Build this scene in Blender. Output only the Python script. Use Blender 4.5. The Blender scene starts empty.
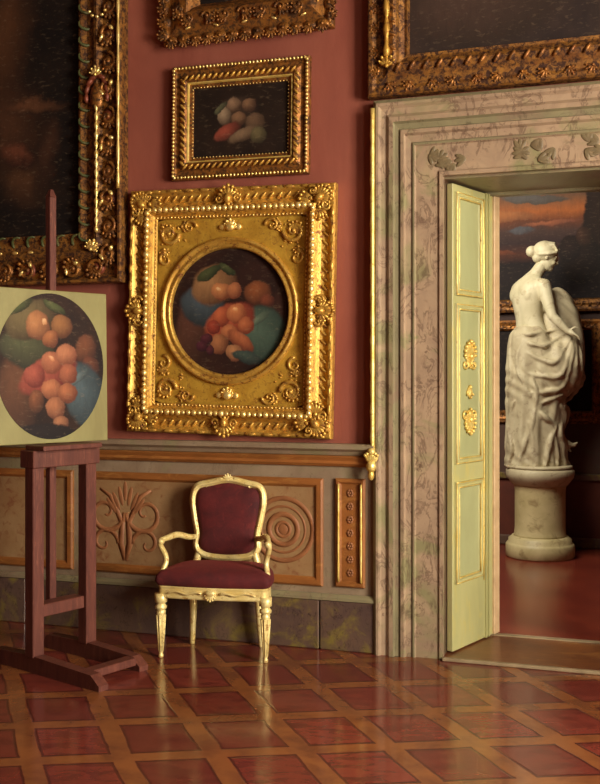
import bpy, math, random
from mathutils import Vector, Matrix, Quaternion
random.seed(7)
PI = math.pi
SC = bpy.context.scene
COL = SC.collection
# ------------------------------------------------------------ measures
F = 1000.0; CX = 300.0; HY = 378.0; EYE = 1.5
TH = math.radians(18.3); Y0 = 5.62
U = Vector((math.cos(TH), -math.sin(TH), 0)); N = Vector((math.sin(TH), math.cos(TH), 0))
P0 = Vector((0, Y0, 0))
WALLM = Matrix.Translation(P0) @ Matrix.Rotation(-TH, 4, 'Z')

def wp(px, py, d=0.0):
    """wall coordinates (s, z) seen at a place on the plane d metres in front of the gallery wall"""
    a = (px - CX) / F
    t = (Y0 * math.cos(TH) - d) / (a * math.sin(TH) + math.cos(TH))
    P = Vector((a * t, t, 0))
    return (P - P0).dot(U), EYE - (py - HY) / F * t

# ------------------------------------------------------------ mesh builder
class MB:
    def __init__(s): s.v = []; s.f = []; s.sm = []
    def add(s, vs, fs, smooth=False, M=None):
        o = len(s.v)
        for p in vs:
            p = Vector(p)
            s.v.append(M @ p if M is not None else p)
        for f in fs: s.f.append(tuple(i + o for i in f)); s.sm.append(smooth)
    def box(s, a, b, M=None):
        x0, y0, z0 = a; x1, y1, z1 = b
        vs = [(x0,y0,z0),(x1,y0,z0),(x1,y1,z0),(x0,y1,z0),(x0,y0,z1),(x1,y0,z1),(x1,y1,z1),(x0,y1,z1)]
        s.add(vs, [(0,3,2,1),(4,5,6,7),(0,1,5,4),(1,2,6,5),(2,3,7,6),(3,0,4,7)], False, M)
    def bevbox(s, a, b, r=.004, M=None):
        """box with chamfered long edges on every side"""
        x0, y0, z0 = a; x1, y1, z1 = b
        def ring(z, i):
            return [(x0+r+i,y0+i,z),(x1-r-i,y0+i,z),(x1-i,y0+r+i,z),(x1-i,y1-r-i,z),(x1-r-i,y1-i,z),(x0+r+i,y1-i,z),(x0+i,y1-r-i,z),(x0+i,y0+r+i,z)]
        s.loft([ring(z0, r), ring(z0+r, 0), ring(z1-r, 0), ring(z1, r)], True, True, False, M)
    def loft(s, rings, c0=True, c1=True, smooth=True, M=None, closed=True):
        n = len(rings[0]); vs = [p for r in rings for p in r]; fs = []
        for k in range(len(rings) - 1):
            for i in range(n if closed else n - 1):
                j = (i + 1) % n
                fs.append((k*n+i, k*n+j, (k+1)*n+j, (k+1)*n+i))
        if c0: fs.append(tuple(reversed(range(n))))
        if c1: fs.append(tuple((len(rings)-1)*n + i for i in range(n)))
        s.add(vs, fs, smooth, M)
    def lathe(s, prof, n=24, M=None, smooth=True):
        s.loft([[(r*math.cos(2*PI*i/n), r*math.sin(2*PI*i/n), z) for i in range(n)] for r, z in prof], True, True, smooth, M)
    def ell(s, c, r, roty=0, n=10, m=6, M=None, R=None):
        """ellipsoid"""
        T = Matrix.Translation(Vector(c)) @ (R if R is not None else Matrix.Rotation(roty, 4, 'Y'))
        if M is not None: T = M @ T
        rings = []
        for k in range(m + 1):
            a = -PI/2 + PI * k / m; cr = max(math.cos(a), .02); z = math.sin(a)
            rings.append([(r[0]*cr*math.cos(2*PI*i/n), r[1]*cr*math.sin(2*PI*i/n), r[2]*z) for i in range(n)])
        s.loft(rings, True, True, True, T)
    def tube(s, pts, rad, n=8, sq=1.0, M=None, closed=False, flat=None):
        pts = [Vector(p) for p in pts]; L = len(pts)
        if not isinstance(rad, (list, tuple)): rad = [rad] * L
        rings = []; up = None
        for i, p in enumerate(pts):
            if closed: d = pts[(i+1) % L] - pts[i-1]
            else: d = pts[min(i+1, L-1)] - pts[max(i-1, 0)]
            d = d.normalized() if d.length > 1e-9 else Vector((0,0,1))
            if flat is not None: up = Vector(flat)
            elif up is None: up = Vector((0,1,0)) if abs(d.y) < .9 else Vector((1,0,0))
            a = up - d * up.dot(d)
            if a.length < 1e-6: a = Vector((1,0,0)) - d * d.x
            a.normalize()
            if flat is None: up = a
            b = d.cross(a)
            rings.append([p + a*math.cos(2*PI*k/n)*rad[i]*sq + b*math.sin(2*PI*k/n)*rad[i] for k in range(n)])
        if closed: rings.append(rings[0]); s.loft(rings, False, False, True, M)
        else: s.loft(rings, True, True, True, M)
    def cap(s, a, b, ra, rb, n=14):
        """tapered round-ended limb"""
        a = Vector(a); b = Vector(b); d = (b - a); L = d.length; d.normalize()
        q = d.to_track_quat('Z', 'Y').to_matrix().to_4x4()
        prof = []
        for k in range(5): t = -PI/2 + PI/2*k/4; prof.append((max(ra*math.cos(t), .001), ra*math.sin(t)))
        for k in range(5): t = PI/2*k/4; prof.append((max(rb*math.cos(t), .001), L + rb*math.sin(t)))
        s.lathe(prof, n, Matrix.Translation(a) @ q)
    def build(s, name, mat=None, parent=None, loc=None):
        me = bpy.data.meshes.new(name)
        me.from_pydata([tuple(v) for v in s.v], [], s.f)
        me.polygons.foreach_set('use_smooth', s.sm)
        if mat: me.materials.append(mat)
        me.update()
        o = bpy.data.objects.new(name, me); COL.objects.link(o)
        if parent: o.parent = parent
        if loc: o.location = loc
        return o

def fuse(mb, vox, smooth=2, disp=None):
    """join overlapping closed shapes into one continuous skin"""
    o = mb.build('skin')
    m = o.modifiers.new('r', 'REMESH'); m.mode = 'VOXEL'; m.voxel_size = vox; m.use_smooth_shade = True
    if smooth:
        k = o.modifiers.new('s', 'SMOOTH'); k.factor = .5; k.iterations = smooth
    dg = bpy.context.evaluated_depsgraph_get(); dg.update()
    me = bpy.data.meshes.new_from_object(o.evaluated_get(dg))
    old = o.data; bpy.data.objects.remove(o); bpy.data.meshes.remove(old)
    if disp:
        ns = [tuple(n_.vector) for n_ in me.vertex_normals]; cs_ = [tuple(v.co) for v in me.vertices]
        me.vertices.foreach_set('co', [x for c_, n_ in zip(cs_, ns) for x in disp(Vector(c_), Vector(n_))]); me.update()
    for p in me.polygons: p.use_smooth = True
    return me
def mesh_obj(name, me, mat, parent):
    me.name = name; me.materials.clear(); me.materials.append(mat)
    o = bpy.data.objects.new(name, me); COL.objects.link(o); o.parent = parent
    return o
def tag(o, label=None, cat=None, group=None, kind=None):
    if label: o['label'] = label
    if cat: o['category'] = cat
    if group: o['group'] = group
    if kind: o['kind'] = kind
    return o
def thing(name, label, cat, M, group=None):
    o = bpy.data.objects.new(name, None); COL.objects.link(o); o.matrix_world = M
    o.empty_display_size = .1
    return tag(o, label, cat, group)
def wall_at(s, z, y=0.0, tilt=0.0):
    return WALLM @ Matrix.Translation((s, y-.006, z)) @ Matrix.Rotation(tilt, 4, 'Y')
def structure(mb, name, mat, M=WALLM, parent=None):
    o = mb.build(name, mat, parent)
    if parent is None: o.matrix_world = M; o['kind'] = 'structure'
    return o

# ------------------------------------------------------------ materials
def srgb(r, g, b):
    f = lambda c: (c/255/12.92) if c/255 <= .04045 else ((c/255+.055)/1.055)**2.4
    return (f(r), f(g), f(b), 1)
class NT:
    def __init__(s, name):
        s.m = bpy.data.materials.new(name); s.m.use_nodes = True
        s.t = s.m.node_tree; s.t.nodes.clear()
        s.out = s.n('ShaderNodeOutputMaterial'); s.b = s.n('ShaderNodeBsdfPrincipled')
        s.t.links.new(s.b.outputs[0], s.out.inputs[0])
        s.tc = s.n('ShaderNodeTexCoord')
    def n(s, k, **kw):
        x = s.t.nodes.new(k)
        for a, v in kw.items(): setattr(x, a, v)
        return x
    def l(s, a, b): s.t.links.new(a, b)
    def put(s, x, inp):
        if hasattr(x, 'links'): s.l(x, inp)
        else: inp.default_value = x
    def math(s, op, a, b=0.0, c=None, clamp=False):
        m = s.n('ShaderNodeMath', operation=op, use_clamp=clamp); s.put(a, m.inputs[0]); s.put(b, m.inputs[1])
        if c is not None: s.put(c, m.inputs[2])
        return m.outputs[0]
    def mix(s, f, a, b, bt='MIX'):
        m = s.n('ShaderNodeMix', data_type='RGBA', blend_type=bt); s.put(f, m.inputs[0]); s.put(a, m.inputs[6]); s.put(b, m.inputs[7])
        return m.outputs[2]
    def map(s, sc=(1,1,1), rot=(0,0,0), loc=(0,0,0), vec=None, typ='POINT'):
        m = s.n('ShaderNodeMapping', vector_type=typ); m.inputs['Scale'].default_value = sc; m.inputs['Rotation'].default_value = rot; m.inputs['Location'].default_value = loc
        s.l(vec if vec is not None else s.tc.outputs['Object'], m.inputs[0]); return m.outputs[0]
    def noise(s, scale=5, detail=4, rough=.55, dist=0, vec=None):
        m = s.n('ShaderNodeTexNoise'); m.inputs['Scale'].default_value = scale; m.inputs['Detail'].default_value = detail
        m.inputs['Roughness'].default_value = rough; m.inputs['Distortion'].default_value = dist
        s.l(vec if vec is not None else s.tc.outputs['Object'], m.inputs['Vector']); return m.outputs[0]
    def rng(s, x, a, b, c=0.0, d=1.0, smooth=False):
        m = s.n('ShaderNodeMapRange'); m.clamp = True
        if smooth: m.interpolation_type = 'SMOOTHSTEP'
        s.l(x, m.inputs[0])
        for i, v in enumerate((a, b, c, d)): m.inputs[i+1].default_value = v
        return m.outputs[0]
    def bump(s, h, strength=.3, dist=.01):
        m = s.n('ShaderNodeBump'); m.inputs['Strength'].default_value = strength; m.inputs['Distance'].default_value = dist
        s.l(h, m.inputs['Height']); s.l(m.outputs[0], s.b.inputs['Normal'])
    def fin(s, col, rough=.6, metal=0.0, spec=.5):
        s.put(col, s.b.inputs['Base Color']); s.put(rough, s.b.inputs['Roughness']); s.put(metal, s.b.inputs['Metallic'])
        s.b.inputs['Specular IOR Level'].default_value = spec
        return s.m

def mottled(name, c1, c2, rough=.6, scale=6, c3=None, metal=0.0, bump=.25, bscale=60, spec=.4, stretch=(1,1,1), bd=.004):
    t = NT(name); v = t.map(stretch)
    n = t.rng(t.noise(scale, 5, .6, .4, v), .35, .68)
    col = t.mix(n, c1, c2)
    if c3:
        n3 = t.rng(t.noise(scale*2.7, 4, .6, .8, t.map(stretch, loc=(3,1,7))), .55, .72)
        col = t.mix(n3, col, c3)
    t.bump(t.noise(bscale, 4, .6, 0, v), bump, bd)
    return t.fin(col, rough, metal, spec)

M = {}
def gold(name, c1, c2, c3, rough=.38, metal=.75, wear=.6):
    t = NT(name)
    n = t.rng(t.noise(14, 5, .6, .6), .35, .65)
    col = t.mix(n, c1, c2)
    w = t.rng(t.noise(38, 5, .7, .5, t.map(loc=(4,2,9))), wear-.06, wear+.08)
    col = t.mix(w, col, c3)
    t.bump(t.noise(120, 3, .6), .35, .004)
    r = t.math('ADD', t.math('MULTIPLY', w, .25), rough)
    return t.fin(col, r, metal, .5)
M['gold'] = gold('gilding', srgb(216,172,80), srgb(190,140,56), srgb(116,66,32), .36, .55, .57)
M['gold_flat'] = gold('gilded gesso ground', srgb(204,160,60), srgb(180,134,46), srgb(138,90,34), .42, .4, .60)
M['gold_bright'] = gold('burnished gilding', srgb(255,228,150), srgb(238,198,104), srgb(190,130,50), .3, .7, .68)
M['gold_old'] = gold('aged gilding', srgb(164,112,48), srgb(118,74,34), srgb(62,34,20), .5, .45, .5)
M['gold_dim'] = gold('worn bronze gilding', srgb(168,110,46), srgb(120,72,34), srgb(70,44,22), .45, .55, .52)
M['gold_pale'] = gold('pale gilding', srgb(240,214,130), srgb(214,178,84), srgb(170,120,52), .35, .45, .62)
M['chair_gilt'] = gold('cream gilding', srgb(236,216,150), srgb(220,192,116), srgb(168,122,62), .36, .3, .60)
M['verdigris'] = mottled('green verdigris paint', srgb(64,74,40), srgb(90,82,44), .5, 20, metal=.2)
M['copper'] = mottled('reddish bole', srgb(128,62,40), srgb(96,48,30), .5, 20, metal=.3)

# red silk hanging
t = NT('crimson silk wall hanging')
v = t.map((1, 1, .35))
a = t.noise(3.0, 5, .6, .5, v)
col = t.mix(t.rng(a, .35, .68), srgb(128,66,52), srgb(148,84,66))
wv = t.noise(1.2, 3, .5, 0, t.map(loc=(5,5,5)))
col = t.mix(t.rng(wv, .45, .7), col, srgb(132,72,58))
thr = t.n('ShaderNodeTexWave', wave_type='BANDS', bands_direction='Z'); thr.inputs['Scale'].default_value = 60; thr.inputs['Distortion'].default_value = 2
t.l(t.tc.outputs['Object'], thr.inputs[0])
t.bump(t.math('ADD', t.math('MULTIPLY', thr.outputs[1], .4), t.noise(50, 4, .6, 0, t.map((1,1,.3)))), .35, .003)
M['silk'] = t.fin(col, .72, 0, .25)

# marble with veins
def marble(name, c1, c2, c3, vein, scale=4, vs=5, rough=.38, vw=.018, rot=(0,.6,0)):
    t = NT(name)
    n = t.rng(t.noise(scale, 6, .62, .8), .34, .66)
    col = t.mix(n, c1, c2)
    n2 = t.rng(t.noise(scale*.7, 4, .6, 1.2, t.map(loc=(7,3,2))), .52, .66)
    col = t.mix(n2, col, c3)
    vv = t.noise(vs, 5, .62, 1.4, t.map((1.7,1,.9), rot, (1,2,3)))
    ln = t.math('ABSOLUTE', t.math('SUBTRACT', vv, .5))
    mask = t.rng(t.noise(scale*1.6, 3, .5, 0, t.map(loc=(2,9,4))), .42, .54)
    f = t.math('MULTIPLY', t.rng(ln, 0, vw, 1, 0), mask)
    col = t.mix(t.math('MULTIPLY', f, .62), col, vein)
    bl = t.rng(t.noise(scale*4, 4, .7, .5, t.map(loc=(1,1,8))), .62, .7)
    col = t.mix(t.math('MULTIPLY', bl, .65), col, vein)
    t.bump(t.noise(70, 4, .6), .15, .003)
    return t.fin(col, rough, 0, .4)
M['marble'] = marble('veined rose marble', srgb(168,142,114), srgb(142,118,96), srgb(132,124,88), srgb(74,48,38), 4.5, 6.0, vw=.045)
M['marble_grey'] = marble('grey green marble', srgb(134,124,92), srgb(116,106,80), srgb(126,104,84), srgb(84,74,54), 3, 4)
M['marble_dark'] = marble('dark green brown marble', srgb(80,62,56), srgb(98,76,62), srgb(116,100,50), srgb(38,24,20), 6, 7, .3)
M['marble_dado'] = marble('lilac grey painted plaster', srgb(142,122,98), srgb(124,102,80), srgb(128,116,84), srgb(96,74,54), 4, 6, .55, .01)
M['ochre'] = mottled('ochre painted moulding', srgb(146,88,40), srgb(116,70,30), .5, 7, srgb(160,108,52), stretch=(.4,1,1))
M['dado_field'] = mottled('buff painted dado field', srgb(134,98,62), srgb(148,116,78), .6, 7, srgb(122,74,44))
M['dado_orange'] = mottled('terracotta painted scrollwork', srgb(142,90,54), srgb(126,78,46), .6, 14)
M['leaf_stone'] = mottled('dark olive stained stone', srgb(118,102,72), srgb(92,76,54), .5, 9, srgb(134,112,82))
M['stone_edge'] = mottled('pale stone', srgb(150,130,100), srgb(128,108,80), .5, 12)
M['wood_dark'] = mottled('red brown easel wood', srgb(98,52,40), srgb(76,38,30), .5, 5, srgb(116,66,50), stretch=(6,6,.8), bump=.15)
M['velvet'] = mottled('crimson velvet', srgb(84,18,18), srgb(60,12,14), .85, 9, srgb(92,24,22), bump=.3, bscale=90)
M['velvet'].node_tree.nodes['Principled BSDF'].inputs['Sheen Weight'].default_value = .15
M['velvet'].node_tree.nodes['Principled BSDF'].inputs['Sheen Tint'].default_value = srgb(200,70,60)
M['door_paint'] = mottled('sage green door paint', srgb(172,166,112), srgb(156,152,102), .45, 5, srgb(178,164,94), stretch=(1,1,.4), bump=.12)
M['door_panel'] = mottled('grey green door panel paint', srgb(160,160,114), srgb(146,146,102), .45, 5, stretch=(1,1,.4), bump=.12)
M['door_edge'] = mottled('cream pink door edge', srgb(202,170,128), srgb(180,148,108), .5, 12)
M['statue'] = mottled('aged white marble', srgb(212,202,168), srgb(192,182,146), .5, 5, srgb(172,156,122), bump=.12, bscale=30)
M['drape'] = mottled('grey white carved marble', srgb(196,184,150), srgb(172,158,126), .55, 6, srgb(150,132,106), bump=.15, bscale=30)
M['pedestal'] = mottled('cream marble', srgb(206,190,142), srgb(180,164,116), .45, 4, srgb(160,140,98))
M['panel_board'] = mottled('olive primed board', srgb(134,126,76), srgb(120,110,64), .6, 6, stretch=(1,1,.5))
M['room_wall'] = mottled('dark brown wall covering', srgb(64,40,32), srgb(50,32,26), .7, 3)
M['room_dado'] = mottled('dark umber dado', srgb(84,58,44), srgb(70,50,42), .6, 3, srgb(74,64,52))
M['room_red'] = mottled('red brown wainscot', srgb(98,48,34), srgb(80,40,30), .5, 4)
M['ceiling'] = mottled('buff plaster', srgb(120,96,70), srgb(104,80,58), .8, 2)
M['dark_wall'] = mottled('dark red hanging', srgb(90,42,34), srgb(76,36,30), .8, 3)
M['threshold'] = mottled('ochre brown threshold stone', srgb(120,72,38), srgb(92,50,32), .3, 4, srgb(138,92,48), stretch=(.5,1,1))

# gallery floor: red tiles divided by two families of ochre bands
t = NT('red tiles with ochre bands')
sx = t.n('ShaderNodeSeparateXYZ'); t.l(t.tc.outputs['Object'], sx.inputs[0])
wob = t.math('MULTIPLY', t.math('SUBTRACT', t.noise(2.5, 3), .5), .03)
X = t.math('ADD', sx.outputs[0], wob); Y = t.math('ADD', sx.outputs[1], wob)
qa = t.math('ADD', X, t.math('MULTIPLY', Y, .355)); qa = t.math('DIVIDE', t.math('SUBTRACT', qa, .338), .368)
qb = t.math('SUBTRACT', Y, t.math('MULTIPLY', X, .109)); qb = t.math('DIVIDE', t.math('SUBTRACT', qb, 4.03), .415)
def dist(q): return t.math('ABSOLUTE', t.math('SUBTRACT', t.math('FRACT', t.math('ADD', q, 100.5)), .5))
da = dist(qa); db = dist(qb)
ba = t.rng(da, .105, .125, 1, 0); bb = t.rng(db, .085, .11, 1, 0)
band = t.math('MAXIMUM', ba, bb)
ga = t.math('MULTIPLY', t.rng(da, .11, .125), t.rng(da, .135, .155, 1, 0)); gb = t.math('MULTIPLY', t.rng(db, .09, .105), t.rng(db, .125, .145, 1, 0))
groove = t.math('MULTIPLY', t.math('MAXIMUM', ga, gb), t.math('SUBTRACT', 1.0, t.math('MINIMUM', band, 1.0)))
cell = t.n('ShaderNodeCombineXYZ'); t.l(t.math('FLOOR', t.math('ADD', qa, 100)), cell.inputs[0]); t.l(t.math('FLOOR', t.math('ADD', qb, 100)), cell.inputs[1])
wn = t.n('ShaderNodeTexWhiteNoise'); t.l(cell.outputs[0], wn.inputs[0])
tile = t.mix(wn.outputs[0], srgb(102,44,35), srgb(122,54,42))
tile = t.mix(t.rng(t.noise(7, 5, .65, .6, t.map((1,2.5,1))), .45, .7), tile, srgb(82,34,30))
bcol = t.mix(t.rng(t.noise(6, 4, .6, .4), .4, .65), srgb(134,80,44), srgb(108,62,38))
col = t.mix(band, tile, bcol); col = t.mix(t.math('MULTIPLY', groove, .8), col, srgb(58,26,20))
t.bump(t.math('ADD', t.noise(9, 4, .6, .3, t.map((1,.5,1))), t.math('MULTIPLY', groove, -.5)), .12, .006)
rg = t.rng(t.noise(4, 4, .6), .3, .7, .10, .22)
M['floor'] = t.fin(col, rg, 0, .55)
t = NT('polished red floor')
col = t.mix(t.rng(t.noise(2.5, 5, .6, .5), .35, .65), srgb(124,52,36), srgb(104,42,32))
t.bump(t.noise(7, 3), .08, .006)
M['floor_next'] = t.fin(col, .2, 0, .5)

def picture(name, bg1, bg2, blobs, dist=.03, wscale=9, rough=.45, grad=None):
    """a painted surface: soft-edged strokes (x, z, rx, rz, angle, colour, darker colour, softness)"""
    t = NT(name)
    base = t.tc.outputs['Object']
    nz = t.n('ShaderNodeTexNoise'); nz.inputs['Scale'].default_value = wscale; nz.inputs['Detail'].default_value = 7; nz.inputs['Roughness'].default_value = .68; t.l(base, nz.inputs['Vector'])
    sub = t.n('ShaderNodeVectorMath', operation='SUBTRACT'); t.l(nz.outputs['Color'], sub.inputs[0]); sub.inputs[1].default_value = (.5,.5,.5)
    scl = t.n('ShaderNodeVectorMath', operation='SCALE'); t.l(sub.outputs[0], scl.inputs[0]); scl.inputs['Scale'].default_value = dist
    ad = t.n('ShaderNodeVectorMath', operation='ADD'); t.l(base, ad.inputs[0]); t.l(scl.outputs[0], ad.inputs[1])
    flat = t.n('ShaderNodeVectorMath', operation='MULTIPLY'); t.l(ad.outputs[0], flat.inputs[0]); flat.inputs[1].default_value = (1,0,1)
    vec = flat.outputs[0]
    col = t.mix(t.rng(t.noise(5, 4), .35, .65), bg1, bg2)
    if grad:
        sx = t.n('ShaderNodeSeparateXYZ'); t.l(vec, sx.inputs[0]); r = t.n('ShaderNodeValToRGB')
        t.l(t.rng(sx.outputs[2], grad[0], grad[1]), r.inputs[0])
        e = r.color_ramp.elements
        while len(e) < len(grad[2]): e.new(.5)
        for i, (p, c) in enumerate(grad[2]): e[i].position = p; e[i].color = c
        col = t.mix(.88, col, r.outputs[0])
    for (x, z, rx, rz, an, c1, c2, so) in blobs:
        m = t.map((rx,1,rz), (0,math.radians(an),0), (x,0,z), vec, 'TEXTURE')
        ln = t.n('ShaderNodeVectorMath', operation='LENGTH'); t.l(m, ln.inputs[0])
        o = t.n('ShaderNodeVectorMath', operation='DISTANCE'); t.l(m, o.inputs[0]); o.inputs[1].default_value = (-.25,0,.35)
        cc = t.mix(t.rng(o.outputs['Value'], .2, 1.25, 0, 1), c1, c2)
        col = t.mix(t.rng(ln.outputs['Value'], 1-so*.4, 1+so*.25, 1, 0, True), col, cc)
    st_ = t.noise(30, 5, .7, .8, t.map((1,1,.35), (0,.6,0)))
    col = t.mix(t.rng(st_, .3, .7, .55, 0), col, t.mix(.5, col, (.012,.008,.006,1)))
    col = t.mix(t.rng(t.noise(55, 4, .7, .4, t.map((.4,1,1), (0,.3,0))), .56, .74, 0, .35), col, t.mix(.5, col, (.32,.22,.13,1)))
    t.bump(t.noise(90, 3), .2, .002)
    return t.fin(col, .62, 0, .16)

# ------------------------------------------------------------ the gallery shell
SL, SR, DEEP, H = -3.3, 4.6, -8.2, 4.6            # left, right, depth behind the viewer, height (wall coordinates)
THK = .50; BACK = 3.84
DJ = .815; DW = 1.2; DH = 2.578                    # doorway: left jamb, width, height
mb = MB()
mb.box((SL,0,0),(DJ,THK,H)); mb.box((DJ+DW,0,0),(SR,THK,H)); mb.box((DJ,0,DH),(DJ+DW,THK,H))
structure(mb, 'wall_front', M['silk'])
mb = MB(); mb.box((SL-.3,DEEP,0),(SL,BACK+.3,H)); structure(mb, 'wall_left', M['dark_wall'])
# right wall with two tall windows
WIN = [(-6.6,-5.0),(-3.9,-2.3)]; WZ0, WZ1 = .9, 3.5
mb = MB()
ys = [DEEP, WIN[0][0], WIN[0][1], WIN[1][0], WIN[1][1], BACK+.3]
for i in range(0, 6, 2): mb.box((SR,ys[i],0),(SR+.3,ys[i+1],H))
for a, b in WIN: mb.box((SR,a,0),(SR+.3,b,WZ0)); mb.box((SR,a,WZ1),(SR+.3,b,H))
structure(mb, 'wall_right', M['dark_wall'])
for i, (a, b) in enumerate(WIN):
    mb = MB(); x0, x1 = SR+.12, SR+.18
    mb.box((x0,a,WZ0),(x1,a+.07,WZ1)); mb.box((x0,b-.07,WZ0),(x1,b,WZ1)); mb.box((x0,a+.07,WZ0),(x1,b-.07,WZ0+.08)); mb.box((x0,a+.07,WZ1-.08),(x1,b-.07,WZ1))
    mb.box((x0,(a+b)/2-.03,WZ0+.08),(x1,(a+b)/2+.03,WZ1-.08))
    for k in range(1, 4): z = WZ0+(WZ1-WZ0)*k/4; mb.box((x0+.01,a+.07,z-.02),(x1-.01,b-.07,z+.02))
    structure(mb, 'window_%d' % (i+1), M['door_edge'])
mb = MB(); mb.box((SL-.3,DEEP-.3,0),(SR+.3,DEEP,H)); structure(mb, 'wall_back', M['dark_wall'])
mb = MB(); mb.box((SL-.3,DEEP-.3,H),(SR+.3,BACK+.3,H+.2)); structure(mb, 'ceiling', M['ceiling'])
# floor of the gallery, kept in world axes for its pattern
mb = MB()
c = [WALLM @ Vector(p) for p in ((SL-.3,DEEP-.3,0),(SR+.3,DEEP-.3,0),(SR+.3,.02,0),(SL-.3,.02,0))]
mb.add([(p.x,p.y,0) for p in c] + [(p.x,p.y,-.1) for p in c], [(0,1,2,3),(7,6,5,4),(0,4,5,1),(1,5,6,2),(2,6,7,3),(3,7,4,0)])
structure(mb, 'floor', M['floor'], Matrix.Identity(4))
mb = MB(); mb.box((SL-.3,.02,-.1),(SR+.3,BACK+.3,0)); structure(mb, 'floor_next_room', M['floor_next'])
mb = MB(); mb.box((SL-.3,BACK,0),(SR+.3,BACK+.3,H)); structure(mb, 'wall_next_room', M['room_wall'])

# ------------------------------------------------------------ dado
z_base, z_pb, z_pt, z_g0, z_g1, z_top = .296, .346, .943, 1.01, 1.076, 1.138
sE = wp(377, 500)[0]                                # where the dado meets the door surround
mb = MB()
def hbar(mb, s0, s1, z0, z1, d): mb.box((s0,-d,z0),(s1,0,z1))
mb.box((SL,-.03,z_base),(sE,0,z_top-.015))
structure(mb, 'trim_1', M['marble_dado'])['label'] = 'lilac grey painted dado'
def rail_profile(mb, s0, s1, prof):
    mb.loft([[(s, -o, z) for (o, z) in prof] for s in (s0, s1)], True, True, False)
mb = MB(); rail_profile(mb, SL, sE, [(.03,z_g1-.005),(.05,z_g1),(.062,z_g1+.02),(.085,z_g1+.035),(.085,z_top-.01),(.075,z_top),(0,z_top),(0,z_g1-.005)])
structure(mb, 'trim_2', M['marble_dado'])['label'] = 'pale cap of the dado rail'
mb = MB(); rail_profile(mb, SL, sE, [(.03,z_g0),(.045,z_g0+.004),(.06,z_g0+.02),(.055,z_g0+.035),(.066,z_g1-.012),(.05,z_g1-.003),(.03,z_g1-.003)])
structure(mb, 'trim_3', M['ochre'])['label'] = 'ochre moulding under the dado cap'
s1 = wp(325, 500)[0]
def panel(sa, sb, z0, z1, d=.03):
    root = MB()
    rect = [(0,0),(.0,.012),(.01,.02),(.035,.02),(.05,.006),(.05,0)]
    cx, cz = (sa+sb)/2, (z0+z1)/2; w, h = sb-sa, z1-z0
    rings = []
    for i, o in rect: rings.append([(cx-w/2+i,-d-o,cz-h/2+i),(cx+w/2-i,-d-o,cz-h/2+i),(cx+w/2-i,-d-o,cz+h/2-i),(cx-w/2+i,-d-o,cz+h/2-i)])
    root.loft(rings, False, False, False)
    return root
pl = [(-1.98+ .0, -.0)]
s_l = wp(97, 500)[0]
frames = [(-3.15,-2.35),(-2.2, s_l-.14),(s_l-.07, s1)]
for i, (a, b) in enumerate(frames):
    mb = panel(a, b, z_pb, z_pt)
    o = structure(mb, 'trim_%d' % (4+i), M['ochre']); o['label'] = 'ochre moulding round a dado panel'
    f = MB(); f.box((a+.045,-.034,z_pb+.045),(b-.045,-.029,z_pt-.045)); f.build('panel_field', M['dado_field'], o)
def scroll_pts(cx, cz, y, r0, turns, hand, a0, n=26):
    pts = []
    for i in range(n):
        t_ = i/(n-1); r = r0*(1-t_)**1.1 + r0*.08; a = a0 + hand*turns*2*PI*t_
        pts.append((cx + r*math.cos(a), y, cz + r*math.sin(a)))
    return pts
# painted scrolls and the roundel, in very low relief
mbs = MB()
cS, cZ = wp(285, 530)[0], .65
for r, w in ((.175,.016),(.13,.008),(.085,.018),(.04,.012)):
    mbs.tube([(cS+r*math.cos(2*PI*k/40), -.034, cZ+r*math.sin(2*PI*k/40)) for k in range(40)], w, 6, .12, closed=True)
mbs.ell((cS,-.034,cZ),(.03,.003,.03))
cS2 = wp(128, 530)[0]
for hand in (1,-1):
    mbs.tube(scroll_pts(cS2+hand*.13, .70, -.034, .12, 1.3, hand, PI/2+hand*PI/2), [.02*(1-.6*i/25) for i in range(26)], 6, .12)
    mbs.tube(scroll_pts(cS2+hand*.14, .52, -.034, .09, 1.1, -hand, PI/2+hand*PI/2), [.018*(1-.6*i/25) for i in range(26)], 6, .12)
    mbs.tube([(cS2,-.034,.42),(cS2+hand*.03,-.034,.52),(cS2+hand*.02,-.034,.64),(cS2+hand*.10,-.034,.80),(cS2+hand*.17,-.034,.84)], [.018,.024,.02,.016,.008], 6, .12)
for k in range(-3, 4): mbs.ell((cS2+.03*k,-.034,.74+.03*(3-abs(k))),(.014,.003,.06), math.radians(k*12))
structure(mbs, 'trim_7', M['dado_orange'])['label'] = 'terracotta scrolls and roundel painted on the dado'
# narrow gilded pilaster panel
a, b = wp(336, 500, .03)[0], wp(365.5, 500, .03)[0]
mb = MB()
cx, cz, w, h = (a+b)/2, (z_pb+z_pt)/2+.005, b-a, z_pt-z_pb
rings = []
for i, o in [(0,0),(0,.014),(.008,.022),(.02,.022),(.03,.01),(.034,.008)]:
    rings.append([(cx-w/2+i,-.03-o,cz-h/2+i),(cx+w/2-i,-.03-o,cz-h/2+i),(cx+w/2-i,-.03-o,cz+h/2-i),(cx-w/2+i,-.03-o,cz+h/2-i)])
mb.loft(rings, False, True, False)
o = structure(mb, 'trim_8', M['ochre']); o['label'] = 'narrow upright gilded panel beside the marble door surround'
g = MB()
for s_ in (a+.02, b-.02): g.tube([(s_,-.053,cz-h/2+.03+(h-.06)*k/12) for k in range(13)], [.0055+.002*random.random() for k in range(13)], 8)
g.build('gilt_bead', M['gold_pale'], o)
g = MB()
for k in range(7):
    z = cz-h/2+.08+k*(h-.16)/6
    for q in range(6): g.ell((cx+.012*math.cos(q*PI/3),-.040,z+.016*math.sin(q*PI/3)),(.007,.006,.010), -q*PI/3)
    g.ell((cx,-.043,z),(.006,.006,.006))
g.build('rosettes', M['dado_orange'], o)
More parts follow.
